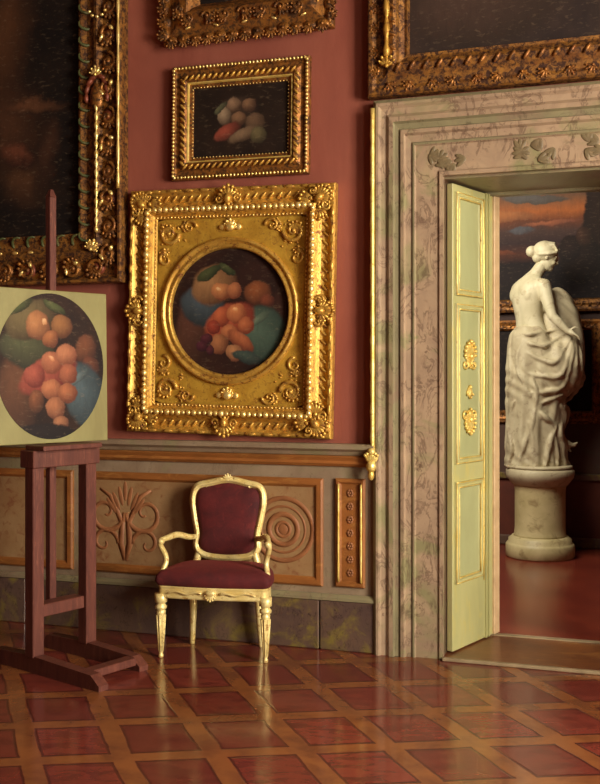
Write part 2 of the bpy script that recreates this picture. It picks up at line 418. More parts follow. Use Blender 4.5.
# base of dark marble slabs
cuts = [SL, -2.3, -1.75, wp(170, 600)[0], wp(322, 620)[0], sE+.005]
for i in range(len(cuts)-1):
    mb = MB(); mb.bevbox((cuts[i]+.003,-.055,0),(cuts[i+1]-.003,0,z_base-.02), .006)
    structure(mb, 'baseboard_%d' % (i+1), M['marble_dark'])
mb = MB(); rail_profile(mb, SL, sE, [(.03,z_base-.02),(.062,z_base-.02),(.062,z_base-.005),(.045,z_base+.012),(.03,z_base+.012)])
structure(mb, 'baseboard_6', M['marble_grey'])

# ------------------------------------------------------------ marble door surround, mitred
prof = [(.425,0),(.425,.06),(.405,.075),(.39,.075),(.375,.058),(.345,.052),(.325,.070),(.300,.072),(.290,.055),(.262,.05),(.255,.062),(.235,.064),(.225,.046),(.19,.040),(.182,.05),(.172,.05),(.165,.038),(.03,.034),(.02,.045),(0,.045),(0,0)]
mb = MB()
L, R_, T = DJ, DJ+DW, DH
jw = .885                                          # the jambs are a little narrower than the head
rings = [[(L-i*jw,-o,0),(L-i*jw,-o,T+i),(R_+i*jw,-o,T+i),(R_+i*jw,-o,0)] for (i, o) in prof]
# order the strips so each level of the moulding is a run round the opening
vs = []; fs = []
n = len(prof)
for r in rings: vs += r
for k in range(n-1):
    for j in range(3): fs.append((k*4+j, (k+1)*4+j, (k+1)*4+j+1, k*4+j+1))
fs.append(tuple(k*4 for k in range(n))); fs.append(tuple(k*4+3 for k in reversed(range(n))))
mb.add(vs, fs)
sur = structure(mb, 'trim_9', M['marble']); sur['label'] = 'veined rose marble door surround'
sur.data.materials.append(M['marble_grey'])
for k in (1,7,8,9,13,14):
    for j in range(3): sur.data.polygons[k*3+j].material_index = 1
lin = MB()
lin.box((L-.01,0,0),(L,THK+.02,T)); lin.box((R_,0,0),(R_+.01,THK+.02,T)); lin.box((L,0,T-.012),(R_,THK+.02,T))
lin.box((L,THK-.03,T-.03),(R_,THK+.03,T-.012))
lin.build('lining', M['marble_grey'], sur)
orn = MB()      # carved leaf at the corner block and sprays along the frieze
def leaf_spray(mb, cx, cz, y, r, n=7, a0=-1.3, a1=1.3, base=0, th=.35, fat=.22):
    for k in range(n):
        a = a0 + (a1-a0)*k/(n-1); rr = r*(1-.25*abs(a)/1.4); an = base + a
        mb.ell((cx+math.sin(an)*rr*.5, y, cz+math.cos(an)*rr*.5), (rr*fat, rr*th*.6, rr*.52), an)
        mb.ell((cx+math.sin(an)*rr*.95, y-rr*.12, cz+math.cos(an)*rr*.95), (rr*fat*.7, rr*.16, rr*.16), an)
    mb.ell((cx,y-r*.08,cz),(r*.2,r*.22,r*.2))
rf_ = random.Random(11)
for k, (dx, dz, n_) in enumerate(((-.02,.085,6),(.10,.075,3),(.40,.10,5),(.52,.08,3),(.78,.10,5),(1.05,.09,4))):
    for j_ in range(n_):
        x_ = L+dx+rf_.uniform(-.06,.06); z_ = T+dz+rf_.uniform(-.035,.035)
        a_ = rf_.uniform(-2.5,2.5)
        for q_ in (-.55,0,.55): orn.ell((x_+.028*math.sin(a_+q_),-.0375,z_+.028*math.cos(a_+q_)), (.013,.004,.032), a_+q_)
orn.build('carved_leaves', M['leaf_stone'], sur)
mb = MB(); mb.box((L,-.05,0),(R_,THK+.02,.012)); 
th = structure(mb, 'trim_10', M['threshold']); th['label'] = 'ochre brown stone threshold'
e = MB(); e.bevbox((L,-.075,0),(R_,-.045,.018),.004); e.bevbox((L,THK,0),(R_,THK+.05,.018),.004); e.build('threshold_edge', M['stone_edge'], th)
# gilt fillet beside the surround with its little capped foot
s_f, z_f = wp(372, 470, .08); z_ft = wp(374, 108, .08)[1]
mb = MB(); mb.tube([(s_f,-.072,z_f+.03+(z_ft-z_f-.03)*k/40) for k in range(41)], [.012+.002*math.sin(k*2.4) for k in range(41)], 10)
mb.box((s_f-.011,-.07,z_f+.02),(s_f+.012,0,z_ft))
fl = structure(mb, 'trim_11', M['gold_pale']); fl['label'] = 'gilt fillet down the left of the door surround'
mb = MB()
leaf_spray(mb, s_f, z_f+.03, -.09, .07, 6, -.6, .6, 0, .35); mb.ell((s_f,-.10,z_f+.02),(.028,.028,.035)); mb.ell((s_f,-.10,z_f-.025),(.018,.018,.03)); mb.ell((s_f,-.095,z_f+.10),(.022,.02,.02))
mb.build('foot_ornament', M['gold_pale'], fl)

# ------------------------------------------------------------ the open door leaf
ld = Vector((.605,.796,0)).normalized()
hp = Vector((.806,5.376,0)) + ld*.03
LM = Matrix.Translation((hp.x,hp.y,.02)) @ Matrix.Rotation(math.atan2(ld.y, ld.x), 4, 'Z')   # local x along the leaf, -y towards the viewer
door = MB(); LW = .53; LH = DH-.045
door.bevbox((0,0,0),(LW,.035,LH),.003)
dr = door.build('door_1', M['door_paint']); dr.matrix_world = LM; dr['kind'] = 'structure'; dr['label'] = 'sage green panelled door leaf standing open'
mb = MB(); mb.bevbox((LW-.055,-.014,0),(LW+.012,.004,LH),.004); mb.build('meeting_strip', M['door_edge'], dr)
zs = [(.362,.915),(1.012,1.885),(1.93,2.49)]
fld = MB(); gl = MB(); mld = MB()
for z0, z1 in zs:
    x0, x1 = .02, .335
    rr = []
    for i, o in [(0,0),(0,.008),(.008,.016),(.018,.012),(.026,.016),(.036,.004),(.04,0)]:
        rr.append([(x0+i,-o,z0+i),(x1-i,-o,z0+i),(x1-i,-o,z1-i),(x0+i,-o,z1-i)])
    mld.loft(rr, False, False, False)
    fld.box((x0+.035,-.003,z0+.035),(x1-.035,.002,z1-.035))
    for i in (.004,.031):
        c4 = [(x0+i,-.014,z0+i),(x1-i,-.014,z0+i),(x1-i,-.014,z1-i),(x0+i,-.014,z1-i)]
        for k in range(4): 
            p, q = Vector(c4[k]), Vector(c4[(k+1)%4])
            gl.tube([p.lerp(q, j/8) for j in range(9)], [.0028+.0022*random.random() for j in range(9)], 6)
for x in (.365,.40): gl.tube([(x,-.003,.33+j*.24) for j in range(10)], [.003+.002*random.random() for j in range(10)], 6)
for x in (.385,.42): mld.box((x-.006,-.01,0),(x+.006,.001,LH))
mld.build('panel_moulding', M['door_paint'], dr); fld.build('panel_field', M['door_panel'], dr); gl.build('gilt_line', M['gold_pale'], dr)
orn = MB(); cx = .178
leaf_spray(orn, cx, 1.60, -.008, .085, 9, -1.5, 1.5, 0, .25); leaf_spray(orn, cx, 1.585, -.008, .05, 7, -1.4, 1.4, PI, .25)
for h_ in (1,-1): orn.tube(scroll_pts(cx+h_*.05, 1.555, -.01, .035, 1.3, h_, PI/2), [.007]*26, 6)
leaf_spray(orn, cx, 1.43, -.008, .06, 3, -.6, .6, PI, .3); orn.ell((cx,-.01,1.40),(.012,.01,.012))
leaf_spray(orn, cx, 1.25, -.008, .08, 9, -1.6, 1.6, PI, .25); leaf_spray(orn, cx, 1.25, -.01, .06, 7, -1.5, 1.5, 0, .25)
for h_ in (1,-1): orn.tube(scroll_pts(cx+h_*.055, 1.27, -.01, .04, 1.3, -h_, -PI/2), [.007]*26, 6)
orn.build('gilded_arabesque', M['gold_pale'], dr)

# ------------------------------------------------------------ frames
def mitre(mb, w, h, prof, smooth=False):
    rings = [[(-w/2+i,-o,-h/2+i),(w/2-i,-o,-h/2+i),(w/2-i,-o,h/2-i),(-w/2+i,-o,h/2-i)] for i, o in prof]
    mb.loft(rings, False, False, smooth)
def around(w, h, inset, step, skip=0):
    """evenly spaced stations along the four sides: (x, z, direction angle, side)"""
    out = []
    hw, hh = w/2-inset, h/2-inset
    for side, (L_, fx) in enumerate(((2*hw, lambda u: (-hw+u, hh)), (2*hh, lambda u: (hw, hh-u)), (2*hw, lambda u: (hw-u, -hh)), (2*hh, lambda u: (-hw, -hh+u)))):
        n = max(2, round(L_/step))
        for k in range(n):
            u = L_*(k+.5)/n
            if skip and (u < skip or u > L_-skip): continue
            x, z = fx(u); out.append((x, z, side*PI/2, side))
    return out
def beads(mb, w, h, inset, step, y, r, aspect=1.0, jit=0):
    for x, z, a, s_ in around(w, h, inset, step):
        k = 1+jit*(random.random()-.5)
        mb.ell((x,-y,z),(r*aspect*k,r*.9*k,r*k), a, 8, 5)
def gadroons(mb, w, h, inset, step, y, r, tilt=.6, ln=1.6, skip=0):
    for x, z, a, s_ in around(w, h, inset, step, skip):
        mb.ell((x,-y,z),(r*.45,r*.5,r*ln), a+tilt, 8, 6)
def cartouche(mb, cx, cz, y, r, base=0, n=9):
    leaf_spray(mb, cx, cz, -y, r, n, -1.5, 1.5, base, .42)
    leaf_spray(mb, cx, cz, -y, r*.6, 5, -1.2, 1.2, base+PI, .4)
    mb.ell((cx,-y-r*.22,cz),(r*.28,r*.25,r*.36), base)
    for h_ in (1,-1):
        ox, oz = h_*r*.75*math.cos(base), -h_*r*.75*math.sin(base)
        mb.tube(scroll_pts(cx+ox, cz+oz, -y-.1*r, r*.33, 1.4, h_, base+PI/2), [r*.11*(1-.6*i/25) for i in range(26)], 7)
def canvas(root, w, h, y, mat, name='canvas', round_=False):
    mb = MB()
    if round_:
        mb.loft([[(w/2*math.cos(2*PI*k/64), -yy, h/2*math.sin(2*PI*k/64)) for k in range(64)] for yy in (y-.008, y)], True, True, False)
    else: mb.box((-w/2,-y,-h/2),(w/2,-y+.008,h/2))
    return mb.build(name, mat, root)

S = srgb
# ---- the large gilded frame with a round picture
sa, za = wp(129, 310, .05); sb, zb = wp(333.5, 310, .05)
cs, cz_ = (sa+sb)/2, (wp(230,187,.05)[1]+wp(230,435,.05)[1])/2
w, h = sb-sa, wp(230,187,.05)[1]-wp(230,435,.05)[1]
R1 = thing('framed_painting', 'square carved gilt frame around a round picture, hanging above the red armchair', 'painting', wall_at(cs, cz_, 0, .020))
mb = MB()
mitre(mb, w, h, [(0,0),(0,.045),(.008,.055),(.022,.055),(.03,.045),(.045,.034),(.062,.030),(.08,.036),(.095,.052),(.108,.068),(.125,.076),(.140,.070),(.150,.052),(.158,.040),(.166,.040),(.172,.030)])
mb.build('moulding', M['gold'], R1)
mb = MB(); beads(mb, w, h, .122, .034, .078, .015, 1.2, .5); mb.build('beading', M['gold_bright'], R1); mb = MB(); beads(mb, w, h, .163, .022, .042, .005); mb.build('inner_beading', M['gold_bright'], R1)
mb = MB(); gadroons(mb, w, h, .055, .05, .036, .018, .7, 1.5, .12)
for x, z, a, s_ in around(w, h, .012, .1): mb.ell((x,-.058,z),(.032,.008,.010), a)
mb.build('carved_leaves', M['gold'], R1)
for sx_ in (-1,1):
    for sz in (-1,1):
        mb = MB(); bx_, bz_ = sx_*(w/2-.085), sz*(h/2-.085); an = math.atan2(sx_, sz)
        cartouche(mb, bx_, bz_, .062, .080, an, 11); leaf_spray(mb, bx_-sx_*.05, bz_, -.06, .07, 5, -.7, .7, -sx_*PI/2, .35); leaf_spray(mb, bx_, bz_-sz*.05, -.06, .07, 5, -.7, .7, PI if sz > 0 else 0, .35)
        mb.build('corner_ornament', M['gold'], R1)
for k, (x, z, an) in enumerate(((0,h/2-.07,0),(w/2-.07,0,PI/2),(0,-h/2+.07,PI),(-w/2+.07,0,-PI/2))):
    mb = MB(); cartouche(mb, x, z, .062, .08, an, 9); mb.build('centre_ornament', M['gold'], R1)
# flat ground with a round opening
ro = .425*1.0; ri = 62.5/F*5.78; ro = 73.5/F*5.78
iw, ih = w/2-.17, h/2-.17
mb = MB(); NN = 96; oc = (0, -.0)
inner = [(ri*1.05*math.cos(2*PI*k/NN), -.022, ri*1.05*math.sin(2*PI*k/NN)) for k in range(NN)]
outer = []
for k in range(NN):
    c_, s_ = math.cos(2*PI*k/NN), math.sin(2*PI*k/NN); q = min(iw/max(abs(c_),1e-6), ih/max(abs(s_),1e-6)); outer.append((q*c_, -.022, q*s_))
mb.loft([outer, inner], False, False, False)
mb.build('inner_panel', M['gold_flat'], R1)
mb = MB()
def ringprof(mb, prof, n=96):
    mb.loft([[(r*math.cos(2*PI*k/n), -y, r*math.sin(2*PI*k/n)) for k in range(n)] for r, y in prof], False, False, True)
ringprof(mb, [(ro,.02),(ro-.002,.04),(ro-.012,.05),(ro-.022,.046),(ro-.026,.036),(ro-.036,.034),(ri+.014,.046),(ri+.006,.044),(ri,.03),(ri,.008)])
mb.build('round_moulding', M['gold'], R1)
mb = MB()
for sx_ in (-1,1):
    for sz in (-1,1):
        mb = MB(); x, z = sx_*(iw-.075), sz*(ih-.085)
        mb.tube(scroll_pts(x, z, -.028, .06, 1.6, sx_*sz, 0 if sx_<0 else PI), [.013*(1-.6*i/25) for i in range(26)], 7)
        mb.tube(scroll_pts(x-sx_*.13, z+sz*.035, -.028, .04, 1.3, -sx_*sz, 0 if sx_<0 else PI), [.010*(1-.6*i/25) for i in range(26)], 7)
        mb.tube(scroll_pts(x+sx_*.02, z-sz*.15, -.028, .04, 1.3, -sx_*sz, PI/2), [.010*(1-.6*i/25) for i in range(26)], 7)
        leaf_spray(mb, x, z, -.026, .06, 7, -1.4, 1.4, math.atan2(sx_, sz), .22); leaf_spray(mb, x-sx_*.08, z+sz*.04, -.026, .045, 5, -1, 1, -sx_*PI/2, .22)
        leaf_spray(mb, x+sx_*.03, z-sz*.09, -.026, .045, 5, -1, 1, PI if sz > 0 else 0, .22)
        for k in range(16):
            mb.ell((sx_*(iw-.02-random.random()*.16),-.024,sz*(ih-.02-random.random()*.16)),(.006+.008*random.random(),.006,.004+.005*random.random()), random.random()*3, 7, 4)
        mb.build('spandrel_leaves', M['gold'], R1)
mb = MB()
for sz in (-1,1):
    mb = MB(); z = sz*(ih-.055); leaf_spray(mb, 0, z-.005, -.03, .05, 7, -1.5, 1.5, 0, .4, .3); mb.ell((.0,-.04,z),(.03,.014,.024)); mb.ell((-.05,-.03,z),(.022,.01,.016)); mb.ell((.05,-.03,z),(.02,.01,.018))
    mb.build('label_boss', M['gold_bright'], R1)
SKIN, SKIND = S(196,126,74), S(112,60,38)
G1, G2 = S(70,74,44), S(38,42,28)
PE, PD = S(186,120,74), S(108,58,38)
pm = picture('round still life of fruit and cloth', S(34,20,17), S(50,28,22), [
    (-.22,-.10,.12,.26,8,S(88,54,42),S(50,30,24),.5),
    (-.17,.03,.14,.12,20,S(70,80,86),S(42,46,48),.4),
    (-.10,.15,.145,.115,-20,S(150,108,70),S(84,54,36),.35),
    (-.13,.22,.09,.03,-25,G1,G2,.4),(-.02,.24,.06,.022,30,G1,G2,.4),
    (-.055,.115,.060,.055,0,PE,PD,.25),(.025,.12,.05,.048,0,S(168,104,66),S(100,52,36),.25),
    (.17,.10,.085,.07,10,S(128,72,42),S(66,36,26),.4),(.23,.06,.045,.04,0,S(116,60,40),S(60,32,26),.3),
    (.22,-.13,.14,.17,-30,S(72,88,74),S(40,52,46),.4),(.17,-.05,.09,.022,-35,S(96,108,88),S(60,70,60),.5),
    (.00,-.06,.17,.10,-25,S(166,82,54),S(106,42,32),.35),
    (-.05,-.03,.055,.055,0,S(178,92,58),S(112,46,32),.25),(.045,-.01,.062,.058,0,S(188,114,70),S(120,60,40),.25),(.10,-.08,.05,.05,0,S(172,96,60),S(104,48,34),.25),
    (-.10,-.09,.045,.045,0,S(150,62,44),S(92,34,28),.25),(.0,-.12,.052,.05,0,S(180,108,68),S(108,56,38),.25),
    (.07,-.17,.10,.045,35,S(164,92,58),S(96,48,34),.35),(-.06,-.19,.06,.06,0,S(160,102,66),S(90,50,34),.25),(.03,-.24,.05,.05,0,S(172,118,78),S(100,60,42),.25),
    (.11,-.26,.10,.035,12,S(62,74,66),S(36,42,40),.4),(-.14,-.16,.035,.03,0,S(84,38,44),S(44,22,28),.25),(-.17,-.20,.032,.03,0,S(78,36,44),S(44,22,28),.25),(-.12,-.22,.03,.03,0,S(84,38,44),S(44,22,28),.25),
    (-.07,.13,.015,.012,0,S(214,170,120),S(190,130,80),.5),(.035,.01,.018,.012,20,S(220,164,110),S(190,120,74),.5),
], .055, 9)
canvas(R1, ri*2.06, ri*2.06, .014, pm, 'round_canvas', True)

# ---- small picture above
d_ = .05
sa = wp(171.5,118,d_)[0]; sb = wp(308.5,118,d_)[0]; zt, zb = wp(240,61,d_)[1], wp(240,176.5,d_)[1]
w, h = sb-sa, zt-zb
R2 = thing('framed_painting', 'small oblong gilt framed picture with a very dark canvas above the round one', 'painting', wall_at((sa+sb)/2, (zt+zb)/2, 0, .012))
mb = MB(); mitre(mb, w, h, [(0,0),(0,.035),(.01,.045),(.022,.04),(.028,.03),(.05,.03),(.068,.046),(.085,.05),(.098,.04),(.108,.028),(.124,.024),(.130,.012)])
mb.build('moulding', M['gold_dim'], R2)
mb = MB(); beads(mb, w, h, .012, .022, .046, .0085, 1, .3); mb.build('beading', M['gold_bright'], R2); mb = MB(); beads(mb, w, h, .126, .02, .024, .004); mb.build('inner_beading', M['gold_bright'], R2)
mb = MB(); gadroons(mb, w, h, .072, .036, .05, .017, .8, 1.3); mb.build('carved_leaves', M['gold'], R2)
mb = MB(); mitre(mb, w-.19, h-.19, [(0,.03),(.002,.042),(.008,.042),(.012,.03)]); mb.build('inner_fillet', M['gold_pale'], R2)
pm = picture('dark small still life', S(28,19,15), S(40,27,20), [
    (-.02,.05,.13,.09,0,S(62,46,36),S(38,27,22),.5),
    (-.04,.09,.045,.045,0,S(134,104,80),S(66,46,34),.35),(.05,.085,.045,.04,0,S(118,86,62),S(62,42,32),.35),
    (-.10,.03,.045,.055,0,S(146,122,96),S(70,54,42),.35),(-.01,.01,.05,.04,0,S(128,94,68),S(66,44,32),.35),
    (-.08,-.06,.09,.045,-25,S(140,66,50),S(70,36,28),.4),(.09,-.02,.06,.06,10,S(104,78,58),S(52,38,28),.4),
    (.03,-.08,.11,.04,-20,S(122,96,72),S(62,46,34),.4),(.11,-.09,.05,.05,0,S(98,86,58),S(50,42,30),.4),(-.12,.08,.05,.018,-40,S(86,84,60),S(50,48,36),.5),
], .04, 14)
canvas(R2, w-.25, h-.25, .014, pm)

# ---- top left-centre frame, only its lower rail is in view
d_ = .07
sa = wp(160,20,d_)[0]; sb = wp(334,20,d_)[0]; zb = wp(240,40,d_)[1]; w = sb-sa; h = .95
R3 = thing('framed_painting', 'picture cut off by the top edge of the view, its deep scalloped gilt rail showing', 'painting', wall_at((sa+sb)/2, zb+h/2+.012, 0, .0))
mb = MB(); mitre(mb, w, h, [(.012,0),(.012,.04),(.03,.055),(.06,.05),(.09,.06),(.13,.08),(.175,.085),(.205,.06),(.225,.03),(.235,.02)])
mb.build('moulding', M['gold_dim'], R3)
mb = MB()
for k, (x, z, a, s_) in enumerate(around(w, h, .03, .075)):
    mb.ell((x,-.05,z),(.042,.018,.028+.008*math.sin(k*2.3)), a)
    leaf_spray(mb, x, z, -.06, .05, 5, -1.0, 1.0, a+.4*math.sin(k), .3)
for k, (x, z, a, s_) in enumerate(around(w, h, .14, .11)):
    leaf_spray(mb, x, z, -.085, .055, 5, -.9, .9, a+(.9 if k%2 else -.9), .3)
    mb.tube(scroll_pts(x, z, -.088, .03, 1.2, 1 if k%2 else -1, a), [.009*(1-.5*i/25) for i in range(26)], 6)
mb.build('carved_leaves', M['gold_dim'], R3)
mb = MB(); 
for k, (x, z, a, s_) in enumerate(around(w, h, .09, .16)): mb.ell((x,-.066,z),(.02,.01,.006), a+.3*math.sin(3*k))
mb.build('rail_highlights', M['gold_bright'], R3)  # bright gold beads set on the rail as painted-in highlights
canvas(R3, w-.45, h-.45, .02, picture('dark upper canvas', S(26,20,18), S(38,28,22), [(0,-.1,.2,.1,0,S(60,42,34),S(30,20,16),.5)]))

# ---- top right frame over the door
d_ = .10
sa = wp(366,60,d_)[0]; zb = wp(366,96,d_)[1]; w = 2.0; h = 1.45
R4 = thing('framed_painting', 'wide dark picture in a heavy bronze gilt frame above the marble doorway', 'painting', wall_at(sa+w/2, zb+h/2, 0, 0))
mb = MB(); mitre(mb, w, h, [(0,0),(0,.06),(.01,.075),(.03,.075),(.05,.065),(.09,.07),(.12,.09),(.15,.10),(.165,.09),(.175,.06),(.20,.045),(.215,.05),(.225,.02)])
mb.build('moulding', M['gold_old'], R4)
mb = MB(); gadroons(mb, w, h, .14, .075, .098, .026, .6, 1.2)
for k, (x, z, a, s_) in enumerate(around(w, h, .06, .12)): leaf_spray(mb, x, z, -.07, .045, 5, -1.2, 1.2, a+(.5 if k%2 else -.5), .3)
mb.build('carved_leaves', M['gold_dim'], R4)
mb = MB()
for sgn, x in ((-1,-w/2+.115),(1,w/2-.115)):
    mb = MB()
    mb.tube([(x,-.102,-h/2+.2+(h-.4)*k/30) for k in range(31)], [.015+.006*math.sin(k*1.9) for k in range(31)], 8)
    leaf_spray(mb, x, -h/2+.15, -.10, .06, 5, -1, 1, 0, .3)
    mb.build('gilt_rope', M['gold'], R4)
canvas(R4, w-.43, h-.43, .02, picture('dusky canvas', S(44,34,32), S(58,44,38), [(-.4,-.3,.4,.2,0,S(70,52,44),S(50,38,32),.6),(.3,.1,.3,.3,0,S(70,50,40),S(48,36,30),.6)]))

# ---- great dark picture at the left
d_ = .09
sb = wp(123,200,d_)[0]-.012; zb = wp(60,284,d_)[1]; w = 1.75; h = 2.45
R5 = thing('framed_painting', 'very large dark brown picture in a broad carved frame at the left, behind the easel', 'painting', wall_at(sb-w/2, zb+h/2, 0, 0))
mb = MB(); mitre(mb, w, h, [(0,0),(0,.08),(.006,.095),(.020,.095),(.026,.08),(.04,.06),(.09,.05),(.14,.055),(.17,.075),(.19,.07),(.21,.05),(.25,.045),(.285,.06),(.30,.055),(.305,.02)])
mb.build('moulding', M['gold_old'], R5)
mb = MB()
for sgn in (-1,1):
    mb = MB(); x = sgn*(w/2-.013); mb.tube([(x,-.098,-h/2+.55+(h-.6)*k/40) for k in range(41)], [.009+.003*math.sin(k*1.7) for k in range(41)], 8); mb.build('gilt_fillet', M['gold_bright'], R5)
    mb = MB(); x = sgn*(w/2-.165); mb.tube([(x,-.085,-h/2+.30+.75*k/40) for k in range(41)], [.010+.006*math.sin(k*2.1) for k in range(41)], 8); mb.build('gilt_rope', M['gold_bright'], R5)
mb = MB()
for x, z, a, s_ in around(w, h, .25, .10): mb.tube([(x+.045*math.cos(a+.5*j)-.0, -.05-.02*math.sin(j*PI/4), z-.045*math.sin(a+.5*j)+.0) for j in range(-3,5)], [.004,.007,.009,.010,.009,.008,.006,.004], 6)
mb.build('leaf_edge', M['verdigris'], R5)
mb = MB(); cp = MB(); hb = MB()
for k, (x, z, a, s_) in enumerate(around(w, h, .09, .16)):
    (mb if k%3 else cp).ell((x,-.055,z),(.05,.03,.045), a+.5*math.sin(k))
    leaf_spray(mb, x, z, -.07, .075, 7, -1.3, 1.3, a+PI/2+(.6 if k%2 else -.6), .35)
    mb.tube(scroll_pts(x, z, -.08, .05, 1.3, 1 if k%2 else -1, a), [.012*(1-.5*i/25) for i in range(26)], 6)
    if k%2: hb.ell((x+.03,-.10,z+.03),(.018,.012,.012), 1.2*math.sin(k)); hb.ell((x-.04,-.09,z-.02),(.010,.01,.022), .8*math.sin(k))
for k in range(5):
    x = w/2-.15; z = -h/2+1.62 - .0
    hb.ell((x+.055*math.cos(PI+.3+k*.62),-.10,z+.05*math.sin(PI+.3+k*.62)),(.012,.01,.009))
for sgn in (-1,1):
    x = sgn*(w/2-.165); z = -h/2+1.12
    for q in range(9): cp.ell((x+.07*math.cos(q*PI/8),-.075,z+.13*math.sin(q*PI/8)-.02),(.016,.02,.03), -q*PI/8)
    mb.ell((x,-.075,z-.02),(.045,.03,.085)); leaf_spray(hb, x, z+.11, -.095, .05, 5, -1.2, 1.2, 0, .4)
leaf_spray(hb, w/2-.20, -h/2+.20, -.085, .06, 7, -1.5, 1.5, .4, .4)
for k in range(8): hb.ell((-w/2+.35+k*.11,-.065,-h/2+.20),(.022,.008,.010))
mb.build('carved_leaves', M['gold_dim'], R5); cp.build('carved_husks', M['copper'], R5); hb.build('gilt_highlights', M['gold_bright'], R5)  # hb: brighter gold put in as highlights, plus leaf sprays; cp: husks
canvas(R5, w-.6, h-.6, .02, picture('dark brown figure canvas', S(20,16,15), S(30,22,18), [
    (.02,.20,.22,.55,12,S(84,52,32),S(34,22,17),1.6),
    (.10,-.30,.26,.34,0,S(74,46,30),S(30,20,16),1.4),
    (.26,-.12,.24,.05,4,S(92,58,38),S(44,28,20),1.2),
    (.20,-.62,.24,.16,10,S(78,50,32),S(32,22,17),1.5),
    (.12,-.42,.14,.07,20,S(100,56,38),S(44,26,20),1.3),
    (.34,-.45,.10,.25,10,S(64,40,28),S(30,20,16),1.5),
], .22, 4))

# ------------------------------------------------------------ next room: hangings, dado, pictures
def pt_back(px, py, d=0.0):
    """wall coordinates on the far wall of the next room"""
    a = (px-CX)/F; off = BACK-d
    t_ = (Y0*math.cos(TH)+off)/(a*math.sin(TH)+math.cos(TH)); P = Vector((a*t_, t_, 0))
    return (P-P0).dot(U), EYE-(py-HY)/F*t_
zd1 = pt_back(590,474)[1]; zd2 = pt_back(590,424)[1]
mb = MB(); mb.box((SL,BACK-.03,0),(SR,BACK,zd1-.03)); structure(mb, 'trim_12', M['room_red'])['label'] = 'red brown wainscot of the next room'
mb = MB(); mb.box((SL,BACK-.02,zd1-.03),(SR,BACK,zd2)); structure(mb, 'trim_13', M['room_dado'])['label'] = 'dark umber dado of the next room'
mb = MB(); mb.bevbox((SL,BACK-.06,zd1-.06),(SR,BACK,zd1), .01); structure(mb, 'trim_14', M['marble_dark'])
mb = MB(); mb.bevbox((SL,BACK-.05,0),(SR,BACK,.09), .01); structure(mb, 'baseboard_7', M['marble_dark'])
mb = MB(); mb.bevbox((SL,BACK-.05,zd2),(SR,BACK,zd2+.05), .01); structure(mb, 'trim_15', M['gold_old'])
# landscape
zb = pt_back(550,312)[1]; s0 = pt_back(470,300)[0]; s1_ = pt_back(612,300)[0]; w = s1_-s0+.12; h = 1.35
R6 = thing('framed_painting', 'large sunset landscape with dark trees on the next room wall behind the statue', 'painting', WALLM @ Matrix.Translation((s0+w/2, BACK-.006, zb+h/2)))
mb = MB(); mitre(mb, w, h, [(0,0),(0,.05),(.02,.06),(.05,.05),(.07,.06),(.10,.05),(.115,.02)]); mb.build('moulding', M['gold_old'], R6)
mb = MB(); gadroons(mb, w, h, .06, .07, .058, .018, .6, 1.3); mb.build('carved_leaves', M['gold_dim'], R6)
D = [S(22,17,17), S(34,22,20)]
lp = picture('sunset landscape', D[0], D[1], [
    (-.22,.06,.12,.03,0,S(84,82,86),S(72,66,68),.8),
    (-.35,.20,.25,.05,4,S(168,104,60),S(132,82,52),.9),
    (.05,.12,.25,.025,-6,S(150,88,60),S(112,66,50),.9),
    (-.10,.34,.30,.04,3,S(92,86,82),S(80,70,62),.5),
    (-.40,-.13,.18,.03,6,S(112,58,36),S(70,40,30),.5),
    (.48,.10,.16,.60,0,S(44,30,24),S(26,18,16),.3),
    (.30,-.22,.18,.22,0,S(36,24,20),S(24,18,15),.3),
    (.20,-.12,.10,.12,20,S(40,26,22),S(26,18,16),.3),
    (.33,-.02,.07,.09,0,S(66,42,32),S(34,24,18),.4),
    (-.35,-.40,.5,.16,0,S(34,24,24),S(24,18,18),.4),
], .12, 5, grad=(-.60,.60,[(.30,S(28,21,22)),(.37,S(84,46,34)),(.46,S(54,38,38)),(.54,S(76,54,48)),(.62,S(110,62,40)),(.69,S(174,98,50)),(.77,S(134,88,58)),(.85,S(86,72,62)),(1,S(76,68,62))]))
canvas(R6, w-.22, h-.22, .02, lp)
# lower dark picture
zt, zb = pt_back(550,320)[1], pt_back(550,421)[1]; s0 = pt_back(480,300)[0]; s1_ = pt_back(603,300)[0]; w = s1_-s0; h = zt-zb
R7 = thing('framed_painting', 'low dark picture in a gold frame behind the statue, under the sunset landscape', 'painting', WALLM @ Matrix.Translation((s0+w/2, BACK-.006, zb+h/2)))
mb = MB(); mitre(mb, w, h, [(0,0),(0,.04),(.02,.05),(.05,.04),(.075,.045),(.09,.03),(.095,.012)]); mb.build('moulding', M['gold_dim'], R7)
mb = MB(); gadroons(mb, w, h, .055, .05, .045, .014, .7, 1.3); mb.build('carved_leaves', M['gold_old'], R7)
canvas(R7, w-.18, h-.18, .012, picture('nearly black canvas', S(24,18,18), S(34,24,22), [(.2,0,.2,.2,0,S(48,32,30),S(26,20,18),.6)]))

